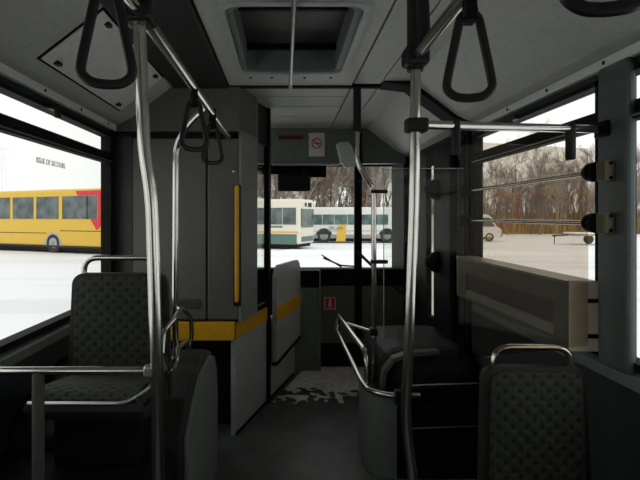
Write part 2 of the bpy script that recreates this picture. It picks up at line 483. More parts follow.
P = [(X + L / 2 - 2.1, Z + 3.25), (X + L / 2 - .1, Z + 3.25), (X + L / 2 - .1, Z + 1.62), (X + L / 2 - .62, Z + 1.22), (X + L / 2 - 1.05, Z + 1.79), (X + L / 2 - .55, Z + 1.79), (X + L / 2 - .55, Z + 3.0), (X + L / 2 - 1.95, Z + 3.0)]
b = MB()
for s in (-1, 1): b.prism(P, 'y', Y + s * 1.22, Y + s * 1.262)
b.box(X + L / 2 - .08, X + L / 2 + .012, Y - 1.15, Y + 1.15, Z + 1.3, Z + 3.1)
b.build('red_tail_livery', 'bus_red', yb)
MB().box(X + L / 2 - 5, X + L / 2 - 3.4, Y - .8, Y + .8, Z + 3.32, Z + 3.40, .04).build('roof_hatch', 'bus_yellow', yb)
yb.rotation_euler.z = ang

# cream and green bus ahead, its nose turned a little to the camera
ang2 = -.40; L2 = 11
nose = Vector(((300 - 285) / 520 * 30, 30.0))
u = Vector((math.cos(ang2), math.sin(ang2))); v = Vector((-u.y, u.x))
c = nose - u * L2 / 2 + v * 1.22
h2 = L2 / 2
spec = dict(win=[(h2 - 1.08, h2 - .25), (h2 - 2.0, h2 - 1.13), (h2 - 3.7, h2 - 2.08), (h2 - 5.5, h2 - 3.8), (h2 - 7.3, h2 - 5.6), (h2 - 9.5, h2 - 7.4)],
            wheels=[h2 - 2.9 - 3, -h2 + 1.9], bands=[('side_stripe', 'bus_orange', -h2 + .1, h2 - .1, .96, 1.06), ('lower_flank', 'bus_green', -h2 + .08, h2 - .2, .30, .90)])
b2, _ = bus((c.x, c.y, ZG), 0, L2, 2.44, 2.95, 'bus_cream', 'bus_window', 'cream bus with dark green lower flank seen through the windscreen', spec, zsill=1.46, ztop=2.44)
X, Y, Z = b2.location
b = MB().box(X + h2 - .02, X + h2 + .02, Y + .1, Y + .7, Z + 2.5, Z + 2.75).box(X + h2 - .02, X + h2 + .02, Y - .45, Y - .15, Z + 2.52, Z + 2.74)
b.build('destination_box', 'tyre', b2)
MB().box(X + h2 - .02, X + h2 + .025, Y - 1.0, Y + 1.0, Z + .45, Z + .75, .01).build('bumper', 'bus_green', b2)
for s in (-.9, .9):
    MB().box(X + h2 - .02, X + h2 + .03, Y + s - .12, Y + s + .12, Z + .9, Z + 1.08, .02).build('headlight', 'white_plate', b2)
MB().box(X + h2 - .02, X + h2 + .018, Y - 1.0, Y + 1.0, Z + 1.28, Z + 1.38).build('nose_strip', 'bus_green', b2)
MB().box(X + h2 - 2.2, X + h2 - 1.1, Y - 1.236, Y - 1.2, Z + 1.28, Z + 1.38).build('flank_badge', 'bus_green', b2)
MB().box(X + h2 - 4, X + h2 - 2.6, Y - .7, Y + .7, Z + 2.92, Z + 3.03, .04).build('roof_hatch', 'bus_cream', b2)
b2.rotation_euler.z = ang2

# white bus standing across, behind the cream one
L3 = 12; Y3 = 38.0; x3 = (404 - 285) / 520 * Y3
c3 = (x3 - L3 / 2, Y3 + 1.25, ZG); h3 = L3 / 2
def q(px): return (px - 285) / 520 * Y3 - c3[0]
spec = dict(win=[(q(311), q(322)), (q(322.6), q(334)), (q(334.6), q(347)), (q(347.6), q(360)), (q(360.6), q(374)), (q(374.6), q(388))],
            wheels=[q(324), q(324) + 4.6], bands=[('skirt', 'hub', -h3 + .1, h3 - .1, .34, .62), ('side_line', 'hub', -h3 + .1, h3 - .1, .86, .90)])
b3, _ = bus(c3, 0, L3, 2.5, 2.62, 'bus_white', 'bus_window_green', 'white bus with green windows and yellow patch parked behind the cream bus', spec, zb=.34, zsill=1.34, ztop=2.08)
X, Y, Z = b3.location
P = [(X + q(336), Z + .12), (X + q(345.5), Z + .12), (X + q(346.5), Z + 1.35), (X + q(338.5), Z + 1.35)]
MB().prism(P, 'y', Y - 1.29, Y - 1.2).build('yellow_patch', 'bus_yellow', b3)
MB().prism([(X + q(370), Z + .5), (X + q(376), Z + .5), (X + q(376), Z + 1.35), (X + q(371.5), Z + 1.35)], 'y', Y - 1.27, Y - 1.2).build('yellow_patch', 'bus_yellow', b3)
mx = Matrix.Translation((X + q(336), Y - 1.30, Z + 1.08)) @ Matrix.Rotation(PI / 2, 4, 'X')
text_mb('DE LIJN', .30, mx, 'CENTER', .01).build('lettering', 'ink', b3)

# white van at the right, partly behind the door post
def van(loc):
    t = thing('van', 'white van with dark windscreen parked before the trees', 'van', loc); X, Y, Z = loc
    P = [(-2.7, .35), (2.55, .35), (2.7, .5), (2.7, .95), (2.35, 1.15), (1.85, 1.95), (1.65, 2.1), (-2.6, 2.1), (-2.7, 2.0)]
    MB().prism([(X + a, Z + c_) for a, c_ in P], 'y', Y - .95, Y + .95, .05).build('body', 'bus_white', t)
    MB().prism([(X + a, Z + c_) for a, c_ in ((1.05, 1.15), (2.2, 1.15), (1.78, 1.85), (1.05, 1.85))], 'y', Y - .97, Y + .97).build('side_window', 'bus_window', t)
    b = MB().prism([(X + a, Z + c_) for a, c_ in ((2.33, 1.2), (2.37, 1.22), (1.9, 1.93), (1.86, 1.9))], 'y', Y - .8, Y + .8)
    b.build('windscreen', 'bus_window', t)
    for a in (-1.7, 1.75):
        for s in (-.97, .97): wheel(a, s, .34, t, .2)
    MB().box(X + 2.66, X + 2.76, Y - .9, Y + .9, Z + .38, Z + .6, .02).build('bumper', 'tyre', t)
van((14.0, 41, ZG))

# small flat trailer
t = thing('trailer', 'small two wheeled flat trailer standing in the snow by the trees', 'trailer', (20.6, 36, ZG)); X, Y, Z = t.location
MB().box(X - 1.0, X + 1.35, Y - .8, Y + .8, Z + .62, Z + .74, .01).build('flatbed', 'hub', t)
MB().box(X - .95, X + .3, Y - .78, Y + .78, Z + .74, Z + .84, .04).build('snow_load', 'snow', t)
MB().tube([(X - 1.0, Y, Z + .66), (X - 2.1, Y, Z + .60)], .05, 8).build('drawbar', 'tyre', t)
MB().tube([(X - 1.95, Y, Z + .6), (X - 1.95, Y, Z + .01)], .035, 8).build('jockey_stand', 'tyre', t)
for s in (-.85, .85): wheel(.85, s, .33, t, .18)

# pale lattice mast far behind the yellow bus
t = MB()
mxx, myy, mz = -34.5 * 2 - 1, 128, ZG
for sx in (-1, 1):
    for sy in (-1, 1): t.tube([(mxx + sx * 1.4, myy + sy * 1.4, mz), (mxx + sx * .5, myy + sy * .5, 19.8)], .07, 5)
for k in range(16):
    a, c = k / 16, (k + 1) / 16; w0, w1 = 1.4 - .9 * a, 1.4 - .9 * c; z0, z1 = mz + 20.2 * a, mz + 20.2 * c
    t.tube([(mxx - w0, myy - w0, z0), (mxx + w1, myy - w1, z1)], .045, 4); t.tube([(mxx + w0, myy - w0, z0), (mxx - w1, myy - w1, z1)], .045, 4)
for z in (13, 15.5, 18.2): t.tube([(mxx - 2.5, myy, z), (mxx + 2.5, myy, z)], .09, 5)
tag(t.build('lattice_mast', 'mast', smooth=False), 'pale lattice mast on the skyline behind the yellow bus', 'mast')

# ---- bare trees
def tree_mesh(seed, H, m):
    rnd = random.Random(seed); V = []; F = []
    def seg(p, q_, r0, r1):
        d = (q_ - p).normalized(); u = d.orthogonal().normalized(); v = d.cross(u); i = len(V)
        for pt, r in ((p, r0), (q_, r1)):
            for k in range(3): V.append(pt + (u * math.cos(2.094 * k) + v * math.sin(2.094 * k)) * r)
        for k in range(3): F.append((i + k, i + (k + 1) % 3, i + 3 + (k + 1) % 3, i + 3 + k))
    def grow(p, d, ln, r, lev):
        n = 4 if lev == 0 else 3
        for i in range(n):
            d2 = (d + Vector((rnd.gauss(0, .12), rnd.gauss(0, .12), .07 * lev))).normalized()
            q_ = p + d2 * ln / n; r1 = r * (1 - .75 * (i + 1) / n) + .006
            seg(p, q_, max(r * (1 - .75 * i / n), .012), max(r1, .010))
            if lev < 3:
                kk = {0: 4 if i else 1, 1: 3, 2: 3}[lev]
                for _ in range(kk):
                    a = rnd.uniform(0, 2 * PI); tilt = rnd.uniform(.45, 1.0)
                    o = d2.orthogonal().normalized(); w = d2.cross(o)
                    nd = (d2 * math.cos(tilt) + (o * math.cos(a) + w * math.sin(a)) * math.sin(tilt)).normalized()
                    st = p.lerp(q_, rnd.uniform(.3, 1))
                    grow(st, nd, ln * rnd.uniform(.30, .48) * (1.1 if lev else .9), max(r1 * .62, .014), lev + 1)
            p = q_; d = d2
    grow(Vector((0, 0, -.05)), Vector((rnd.gauss(0, .05), rnd.gauss(0, .05), 1)).normalized(), H, H * .014, 0)
    me = bpy.data.meshes.new('bare_tree'); me.from_pydata(V, [], F); me.materials.append(M[m]); return me
protos = [tree_mesh(11 + i, h_, m_) for i, (h_, m_) in enumerate(((10, 'bark'), (12, 'bark'), (9, 'bark_grey'), (11, 'bark'), (13, 'bark_grey'), (8, 'bark')))]
rnd = random.Random(21)
spots = []
for i in range(120):
    for _ in range(30):
        y = rnd.choice((rnd.uniform(54, 66), rnd.uniform(60, 92))); x = rnd.uniform(-.07, .80) * y
        if all((x - a) ** 2 + (y - b_) ** 2 > 2.2 for a, b_ in spots): break
    spots.append((x, y))
for i, (x, y) in enumerate(spots):
    o = bpy.data.objects.new('bare_tree', protos[i % 6]); COL.objects.link(o)
    o.location = (x, y, ZG); o.rotation_euler.z = rnd.uniform(0, 6.28)
    s = rnd.uniform(.85, 1.2) * (1 if x < .2 * y else .60); o.scale = (s, s, s * rnd.uniform(.9, 1.1))
    tag(o, 'leafless tree in the winter wood along the far edge of the snowy yard', 'tree', 'bare trees in the wood beyond the yard')
# undergrowth: nobody could count the stems
def thicket(n, y0, y1, x0, x1, h0, h1, r, m, label, seed):
    rn = random.Random(seed); V = []; F = []
    for _ in range(n):
        y = rn.uniform(y0, y1); x = rn.uniform(x0, x1) * y; h_ = rn.uniform(h0, h1)
        a = rn.uniform(0, 6.28); lean = rn.uniform(0, .35) * h_; i = len(V)
        tx, ty = x + math.cos(a) * lean, y + math.sin(a) * lean
        for px_, py_, pz, rr in ((x, y, ZG - .02, r), ((x + tx) / 2, (y + ty) / 2, ZG + h_ * .6, r * .8), (tx, ty, ZG + h_, r * .3)):
            for k in range(3): V.append((px_ + rr * math.cos(2.094 * k + a), py_ + rr * math.sin(2.094 * k + a), pz))
        for s_ in (0, 3):
            for k in range(3): F.append((i + s_ + k, i + s_ + (k + 1) % 3, i + s_ + 3 + (k + 1) % 3, i + s_ + 3 + k))
    me = bpy.data.meshes.new('undergrowth'); me.from_pydata(V, [], F); me.materials.append(M[m])
    o = bpy.data.objects.new('undergrowth', me); COL.objects.link(o)
    return tag(o, label, 'undergrowth', kind='stuff')
thicket(9000, 57, 72, -.08, .82, .8, 2.6, .045, 'ochre', 'ochre dead grass and scrub along the foot of the wood', 1)
thicket(3000, 66, 95, -.10, .85, 2.0, 5.5, .05, 'brush', 'grey brown brushwood filling the wood between the trunks', 2)

# ================================================================ LEFT SIDE OF THE BUS
# ceiling hatch
t = thing('roof_hatch', 'square roof hatch with rounded pale frame in the ceiling', 'hatch', ((HX0 + HX1) / 2, (HY0 + HY1) / 2, ZC))
def rrect(x0, x1, y0, y1, r, n=6):
    P = []
    for cx, cy, a0 in ((x1 - r, y1 - r, 0), (x0 + r, y1 - r, PI / 2), (x0 + r, y0 + r, PI), (x1 - r, y0 + r, 1.5 * PI)):
        for k in range(n + 1):
            a = a0 + PI / 2 * k / n; P.append((cx + r * math.cos(a), cy + r * math.sin(a)))
    return P
def ring_frame(outer, inner, z0, z1, skirt=None):
    bm = bmesh.new(); n = len(outer)
    O = [[bm.verts.new((x, y, z)) for x, y in outer] for z in (z0, z1)]
    I = [[bm.verts.new((x, y, z)) for x, y in inner] for z in (z0, z1)]
    for i in range(n):
        j = i - 1
        bm.faces.new((O[0][i], O[0][j], I[0][j], I[0][i])); bm.faces.new((O[1][i], O[1][j], I[1][j], I[1][i]))
        bm.faces.new((O[0][i], O[0][j], O[1][j], O[1][i])); bm.faces.new((I[0][i], I[0][j], I[1][j], I[1][i]))
    bmesh.ops.recalc_face_normals(bm, faces=bm.faces)
    m = MB(); m.bm.free(); m.bm = bm; m.smooth = True; return m
ring_frame(rrect(HX0 - .03, HX1 + .03, HY0 - .03, HY1 + .03, .09), rrect(HX0, HX1, HY0, HY1, .07), ZC - .012, ZC).build('hatch_frame', 'cab_grey', t)
ring_frame(rrect(HX0 - .01, HX1 + .01, HY0 - .01, HY1 + .01, .075), rrect(HX0 + .035, HX1 - .035, HY0 + .035, HY1 - .035, .05), ZC, ZC + .13).build('hatch_well', 'green_grey', t)
MB().box(HX0 - .02, HX1 + .02, HY0 - .02, HY1 + .02, ZC + .13, ZC + .15).build('hatch_lid', 'hatch_lid', t)
for y in (HY0 + .3, HY1 - .12): MB().box(HX0 + .02, HX1 - .02, y, y + .04, ZC + .10, ZC + .13, .006).build('lid_bar', 'black', t)
MB().tube([(.035, 1.75, ZC - .02), (.035, 3.21, ZC - .035)], .010, 10).build('pull_bar', 'steel', t)
MB().tube([(.035, 3.20, ZC - .035), (.035, 3.29, ZC - .035)], .013, 10).build('pull_bar_tip', 'cab_grey', t)
for x in (-.21, -.08, .12, .28): MB().lathe([(.010, 0), (.010, -.003), (.004, -.006)], 8, Matrix.Translation((x, 3.17, ZC))).build('screw', 'black', t)

# service flap on the left cove, lying on the sloping surface
t = thing('service_flap', 'pale rectangular service flap in the left ceiling cove', 'flap', (-.95, 2.6, 2.1))
pa, pb = Vector((-.745, 0, 2.268)), Vector((-1.03, 0, 2.052))
def cv(u): return (-.72 - .28 * u, ZC - .215 * u)
P = [cv(.06), cv(.96)]
Q = [(x + .0055, z - .0072) for x, z in P]
E = [(x + .002, z - .0026) for x, z in (cv(.03), cv(.99))]
MB().prism([cv(.03), cv(.99)] + E[::-1], 'y', 2.085, 3.125).build('shadow_gap', 'rubber', t)
MB().prism(P + Q[::-1], 'y', 2.1, 3.11, .002).build('flap_panel', 'flap', t)
for y in (2.2, 3.0):
    for u_ in (.12, .88):
        x, z = cv(u_)
        MB().box(x - .012 + .006, x + .012 + .006, y - .02, y + .02, z - .020, z - .004, .003).build('latch', 'panel_dark', t)

# big grey cabinet behind the driver's place
CY = 3.42
t = thing('driver_cabinet', 'tall grey cabinet wall behind the driver place with yellow stripe', 'cabinet', (-.7, CY, 0))
MB().prism([(XL, CY - .06), (-.29, CY - .06), (-.20, CY + .25), (-.20, CY + .6), (XL, CY + .6)], 'z', 2.0, ZC - .0, .012).build('upper_housing', 'cabinet', t)
MB().prism([(XL + .05, CY + .01), (-.33, CY + .01), (-.25, CY + .27), (-.25, CY + .5), (XL + .05, CY + .5)], 'z', .64, 1.99).build('carcass', 'panel_dark', t)
MB().box(XL + .002, -1.0, CY - .01, CY + .02, .78, 1.98, .004).build('side_panel', 'cabinet_dark', t)
o = MB().box(-.995, -.515, CY - .03, CY + .01, .78, 1.965, .008).build('cabinet_door', 'cabinet', t)
MB().box(-.74, -.55, CY - .045, CY - .028, .855, .915, .008, 3).build('grip_recess', 'cabinet_dark', o)
o = MB().box(-.505, -.305, CY - .03, CY + .01, .78, 1.965, .008).build('cabinet_door', 'cabinet', t)
MB().lathe([(.012, 0), (.012, .008), (.006, .01)], 12, Matrix.Translation((-.33, CY - .03, 1.75)) @ Matrix.Rotation(PI / 2, 4, 'X')).build('lock', 'chrome', o)
MB().prism([(-.303, CY - .03), (-.285, CY - .03), (-.195, CY + .25), (-.215, CY + .26)], 'z', .765, 2.0).build('corner_post', 'post_grey', t)
MB().box(XL + .05, -.33, CY - .035, CY + .01, .645, .765, .004).build('yellow_stripe', 'yellow', t)
MB().box(XL, -.36, CY + .22, CY + .26, 0, .66).build('recess_shade', 'void', t)  # black sheet standing for the shade in the void under the cabinet
MB().box(XL, -.30, CY - .065, CY - .055, 1.985, 2.0).build('shadow_gap', 'rubber', t)
# yellow grab bar on the corner of the cabinet
g = thing('grab_bar', 'vertical yellow grab bar on black base at the cabinet corner', 'handle', (-.31, CY - .05, .88))
MB().box(-.335, -.285, CY - .05, CY - .032, .87, 1.66, .008).build('base', 'handle_black', g)
MB().box(-.324, -.296, CY - .085, CY - .05, .90, 1.655, .012, 3).build('grip', 'yellow', g)

# slanting cab partition
def D(tt): return Vector((-.33 + .42 * tt, 3.44 + 1.39 * tt))
dn = Vector((1.39, -.42)).normalized()      # points to the aisle
def slab(t0, t1, z0, z1, off0, off1):
    a, c = D(t0), D(t1)
    return MB().prism([tuple(a + dn * off0), tuple(c + dn * off0), tuple(c + dn * off1), tuple(a + dn * off1)], 'z', z0, z1)
t = thing('cab_partition', 'slanting light grey half wall with yellow stripe beside the driver', 'partition', (-.12, 4.14, 0))
slab(0, 1, 0, .645, -.03, 0).build('lower_panel', 'cab_grey', t)
slab(0, .49, .645, .75, -.03, .008).build('yellow_stripe', 'yellow', t)
slab(.0, .96, 0, .02, 0, .006).build('kick_strip', 'rubber', t)
slab(.44, .475, .0, ZC, -.02, .02).build('frame_post', 'black', t)
slab(.21, .44, .79, 2.0, -.012, -.006).build('glass_screen', 'screen', t)
slab(.20, .44, .75, .79, -.02, .005).build('screen_rail', 'black', t)
slab(.20, .44, 2.0, ZC, -.02, .005).build('screen_header', 'panel_dark', t)
# cab door
t = thing('cab_door', 'small grey driver cab door with rounded top and yellow stripe', 'door', tuple(D(.75)) + (.3,))
a, c = D(.50), D(1.0)
def door_pt(u, z, off): p = a + (c - a) * u + dn * off; return (p.x, p.y, z)
def door_panel(prof, o0, o1, name, m, par):
    bm = bmesh.new()
    A = [bm.verts.new(door_pt(u, z, o0)) for u, z in prof]; B = [bm.verts.new(door_pt(u, z, o1)) for u, z in prof]
    bm.faces.new(A); bm.faces.new(B[::-1])
    for i in range(len(A)): bm.faces.new((A[i], A[i - 1], B[i - 1], B[i]))
    bmesh.ops.recalc_face_normals(bm, faces=bm.faces)
    mm = MB(); mm.bm.free(); mm.bm = bm; return mm.build(name, m, par)
door_panel([(0, .30), (1, .36), (1, .98), (.96, 1.03), (.88, 1.06), (.14, 1.06), (.05, 1.03), (0, .97)], .02, .055, 'door_panel', 'cab_grey', t)
door_panel([(.0, .62), (1, .64), (1, .745), (.0, .745)], .054, .060, 'yellow_stripe', 'yellow', t)
door_panel([(0, .27), (1, .33), (1, .36), (0, .30)], .015, .06, 'bottom_edge', 'rubber', t)

# left passenger seat on its podium, right passenger seat: facing the camera
def make_seat(x, y, z0, w, label, ped):
    t = thing('passenger_seat', label, 'seat', (x, y, z0 - ped), 'rear facing passenger seats')
    h = w / 2
    def plate(y0, y1, z_lo, z_hi, wl, wh, r, name, m, tilt=.03, par=t):
        P = []
        for cx, cz, a0 in ((wh - r, z_hi - r, 0), (-wh + r, z_hi - r, PI / 2)):
            for k in range(7):
                a_ = a0 + PI / 2 * k / 6; P.append((x + cx + r * math.cos(a_), z0 + cz + r * math.sin(a_)))
        P += [(x - wl, z0 + z_lo), (x + wl, z0 + z_lo)]
        b = MB().prism(P, 'y', y0, y1, .006)
        for v in b.bm.verts: v.co.y += (v.co.z - z0) * tilt
        b.smooth = True
        return b.build(name, m, par)
    plate(y, y + .045, -.10, .42, h + .01, h - .006, .05, 'backrest_shell', 'panel_dark')
    plate(y - .022, y + .004, .0, .405, h - .022, h - .03, .045, 'backrest_pad', 'cloth')
    # cushion, rising a little to its front edge
    P = [(y + .01, z0 - .005), (y - .30, z0 + .045), (y - .355, z0 + .04), (y - .375, z0 + .02), (y - .36, z0 - .02), (y + .01, z0 - .05)]
    MB().prism(P, 'x', x - h + .02, x + h - .02, .008).build('seat_cushion', 'cloth', t)
    P = [(y + .04, z0 - .04), (y - .36, z0 - .018), (y - .385, z0 + .01), (y - .39, z0 - .02), (y - .36, z0 - .06), (y + .04, z0 - .10)]
    MB().prism(P, 'x', x - h, x + h, .004).build('seat_shell', 'panel_dark', t)
    MB().tube([(x - h + .02, y - .392, z0 + .012), (x + h - .06, y - .392, z0 + .012), (x + h, y - .33, z0 + .04), (x + h, y - .22, z0 + .04)], .007, 8, round_=.03).build('front_rim', 'steel', t)
    e = h - .052
    MB().tube([(x - e, y + .03, z0 + .36), (x - e, y + .035, z0 + .485), (x + e, y + .035, z0 + .485), (x + e, y + .03, z0 + .36)], .0125, 12, round_=.07).build('grab_handle', 'chrome', t)
    MB().box(x - h + .05, x + h - .05, y - .26, y - .02, z0 - ped, z0 - .05, .01).build('pedestal', 'black', t)
    return t
make_seat(-.705, 2.2, .79, .42, 'passenger seat with dotted cloth on the podium by the left window', .27)
make_seat(.90, 1.86, .49, .385, 'low passenger seat with dotted cloth below the right window box', .49)

# podium and wheel arch cover at the left
t = MB().box(XL + .001, -.44, 1.72, 2.08, 0, .52, .02)
tag(t.build('seat_podium', 'black'), 'black podium box under the left passenger seat', 'podium')
t = thing('wheel_arch_cover', 'rounded grey sided wheel arch cover behind the left seat', 'wheel arch cover', (-.75, 2.7, 0))
prof = [(2.09, 0), (2.09, .57), (2.22, .67), (2.41, .735), (2.58, .75), (2.76, .748), (2.92, .70), (3.02, .60), (3.06, .45), (3.06, 0)]
MB().prism(prof, 'x', XL + .001, -.41, .02).build('cover', 'panel_dark', t)
pr2 = [(2.11, 0), (2.11, .55), (2.24, .645), (2.42, .71), (2.58, .725), (2.74, .722), (2.90, .675), (2.99, .58), (3.03, .44), (3.03, 0)]
MB().prism(pr2, 'x', -.41, -.392, .004).build('side_panel', 'green_grey', t)

# ---- poles and rails, left
RX, RZ = -.36, 1.96
t = thing('ceiling_rail', 'chrome ceiling hand rail above the left side of the aisle', 'hand rail', (RX, .5, RZ))
MB().tube([(RX, -3.5, RZ), (RX, CY - .06, RZ)], .0175, 14).build('tube', 'chrome', t)
for y in (-2.0, -.4, 1.30):
    MB().lathe([(.026, -.045), (.026, .045)], 14, Matrix.Translation((RX, y, RZ)) @ Matrix.Rotation(PI / 2, 4, 'X')).build('clamp', 'handle_black', t)
    MB().tube([(RX, y, RZ), (RX - .05, y, ZC - .02)], .016, 10).build('bracket', 'handle_black', t)
t = thing('grab_pole', 'bent chrome pole nearest the camera on the left', 'pole', (-.32, 1.3, 0))
MB().tube([(-.365, 1.3, RZ + .02), (-.352, 1.3, 1.62), (-.333, 1.3, 1.50), (-.318, 1.3, 1.0), (-.318, 1.3, 0)], .0165, 14, round_=.1).build('tube', 'chrome', t)
MB().box(-.40, -.325, 1.26, 1.34, RZ - .03, RZ + .035, .012).build('joint', 'handle_black', t)
MB().lathe([(.045, 0), (.045, .006), (.02, .012)], 16, Matrix.Translation((-.318, 1.3, 0))).build('floor_flange', 'steel', t)
t = thing('barrier_rail', 'low chrome barrier rail running from the left wall to the near pole', 'hand rail', (-.7, 1.3, 0))
MB().tube([(XL + .005, 1.3, 1.064), (-.335, 1.3, 1.066)], .0105, 12).build('top_tube', 'chrome', t)
MB().tube([(-.617, 1.3, 1.06), (-.617, 1.3, 0)], .0145, 12).build('post', 'cabinet_dark', t)
MB().box(-.352, -.33, 1.285, 1.315, 1.05, 1.08, .006).build('clamp', 'steel', t)
# pole standing on the wheel arch with bent double loop
t = thing('grab_pole', 'chrome pole with bent top rising from the left wheel arch', 'pole', (-.55, 2.6, .745))
MB().tube([(RX, 2.42, RZ), (-.43, 2.5, 1.93), (-.545, 2.6, 1.83), (-.55, 2.6, 1.0), (-.545, 2.6, .742)], .0155, 12, round_=.08).build('tube', 'chrome', t)
MB().lathe([(.035, 0), (.035, .006), (.018, .012)], 14, Matrix.Translation((-.545, 2.6, .742))).build('flange', 'steel', t)
def at(px, py, y): return ((px - 285) / 520 * y, y, 1.45 + (217 - py) / 520 * y)
t = thing('loop_rail', 'chrome hand rail bent in two angular loops above the left wheel arch', 'hand rail', (-.5, 2.5, .74))
MB().tube([at(162, 353, 1.92), at(163, 332, 1.95), at(174, 319, 2.15), at(182, 308, 2.55), at(191, 317, 2.65), at(192, 337, 2.65), at(188, 350, 2.65)], .0115, 10, round_=.03).build('tube', 'chrome', t)
MB().tube([at(162, 353, 1.92), at(169, 375, 1.95), at(176, 362, 2.03), at(177, 349, 2.2), at(186, 341, 2.5), at(189, 349, 2.65)], .0115, 10, round_=.03).build('tube', 'chrome', t)
MB().tube([at(182, 309, 2.55), (-.548, 2.61, .99)], .011, 8).build('stay', 'chrome', t)

# ---- hanging straps
def make_strap(label):
    t = thing('hanging_strap', label, 'strap', (0, 0, 0), 'black hanging straps on the ceiling rails')
    P = [(0, 0, -.045), (.020, 0, -.06), (.047, 0, -.195), (.051, 0, -.222), (.030, 0, -.240), (0, 0, -.243), (-.030, 0, -.240), (-.051, 0, -.222), (-.047, 0, -.195), (-.020, 0, -.06), (0, 0, -.045)]
    MB().tube(P, .0068, 8, flat=1.5, round_=.012).build('loop', 'handle_black', t)
    b = MB().box(-.012, .012, -.022, -.019, -.07, .02).box(-.012, .012, .019, .022, -.07, .02).box(-.012, .012, -.022, .022, -.072, -.066).box(-.012, .012, -.022, .022, .018, .023)
    b.build('webbing', 'black', t)
    MB().box(-.016, .016, -.02, .02, -.066, -.040, .006).build('clip', 'handle_black', t)
    return t
s0 = make_strap('large black hanging strap nearest the camera on the left rail')
s0.location = (RX, 1.05, RZ); s0.rotation_euler.z = .25; s0.scale = (1.0, 1, 1.0)
for x, y, rz, lb in ((RX, 2.06, .3, 'black hanging strap in front of the bent pole top on the left rail'),
                     (RX, 2.58, .45, 'farthest black hanging strap on the left rail, before the grey cabinet'),
                     (.415, 1.17, -.12, 'black hanging strap before the pale right ceiling cove'),
                     (.415, .67, -.2, 'strap cut by the top edge of the photo at the upper right')):
    c_ = copy_tree(s0); c_.location = (x, y, RZ); c_.rotation_euler.z = rz; c_['label'] = lb

# ================================================================ RIGHT SIDE
t = thing('ceiling_rail', 'chrome ceiling hand rail above the right side of the aisle', 'hand rail', (.415, -.5, RZ))
MB().tube([(.415, -3.5, RZ), (.415, 1.70, RZ)], .0175, 14).build('tube', 'chrome', t)
for y in (-2, -.4, 1.55):
    MB().tube([(.415, y, RZ), (.415, y + .04, ZC - .003)], .02, 10).build('bracket', 'handle_black', t)
t = thing('grab_pole', 'chrome pole right of the aisle carrying the cross rail', 'pole', (.42, 1.66, 0))
MB().tube([(.418, 1.66, RZ + .02), (.412, 1.66, 1.5), (.392, 1.66, .95), (.384, 1.66, .80), (.41, 1.66, .61), (.44, 1.66, 0)], .0165, 14, round_=.08).build('tube', 'chrome', t)
MB().tube([(.415, 1.66, RZ - .045), (.415, 1.66, ZC - .003)], .026, 12).build('sleeve', 'handle_black', t)
MB().box(.378, .455, 1.62, 1.70, RZ - .03, RZ + .03, .012).build('joint', 'handle_black', t)
MB().lathe([(.045, 0), (.045, .006), (.02, .012)], 16, Matrix.Translation((.44, 1.66, 0))).build('floor_flange', 'steel', t)
# cross rail to the wall
A = Vector((.415, 1.66, 1.745)); B = Vector((XR - .036, 1.93, 1.775))
t = thing('cross_rail', 'chrome cross rail from the right pole to the window pillar', 'hand rail', tuple(A))
MB().tube([A, B], .0145, 14).build('tube', 'chrome', t)
MB().box(.385, .455, 1.635, 1.69, 1.72, 1.765, .008).build('clamp', 'handle_black', t)
MB().box(XR - .052, XR - .0355, 1.89, 1.97, 1.745, 1.805, .006).build('wall_flange', 'black', t)
# glass panel hanging from the cross rail
dv = (B - A)
def along(u, z): p = A + dv * u; return (p.x, p.y, z)
t = thing('glass_screen', 'tinted glass screen hanging from the cross rail by two black clamps', 'screen', along(.55, .98))
p0, p1 = Vector(along(.205, 0)), Vector(along(.90, 0)); nn = Vector((-dv.y, dv.x, 0)).normalized() * .003
MB().prism([((p0 - nn).x, (p0 - nn).y), ((p1 - nn).x, (p1 - nn).y), ((p1 + nn).x, (p1 + nn).y), ((p0 + nn).x, (p0 + nn).y)], 'z', .98, 1.70).build('pane', 'tinted', t)
for u in (.19, .80):
    p = Vector(along(u, 0)); zr = (A + dv * u).z
    b = MB().box(p.x - .012, p.x + .012, p.y - .02, p.y + .02, 1.655, zr + .02, .008, 3)
    b.build('clamp', 'handle_black', t)

# guard bars across the window
for z, lb in ((1.617, 'upper chrome guard bar across the right window'), (1.428, 'lower chrome guard bar across the right window')):
    t = thing('guard_bar', lb, 'bar', (1.165, 2.6, z), 'chrome guard bars across the right window')
    MB().tube([(1.15, 1.96, z), (1.183, 3.37, z - .0)], .0095, 12).build('tube', 'chrome', t)
    MB().box(XR - .075, XR - .0355, 1.86, 1.92, z - .038, z + .038, .008).build('mount_plate', 'bracket', t)
    MB().lathe([(.036, 0), (.037, .025), (.030, .05), (.020, .068), (.012, .072)], 18, Matrix.Translation((1.15, 1.92, z)) @ Matrix.Rotation(-PI / 2, 4, 'X')).build('end_cup', 'rubber', t)
    for dz in (-.026, .026): MB().lathe([(.007, 0), (.007, .004), (.003, .006)], 8, Matrix.Translation((1.165, 1.86, z + dz)) @ Matrix.Rotation(PI / 2, 4, 'X')).build('screw', 'black', t)
    MB().box(1.135, XR - .002, 3.365, 3.398, z - .035, z + .035, .006).build('end_bracket', 'black', t)

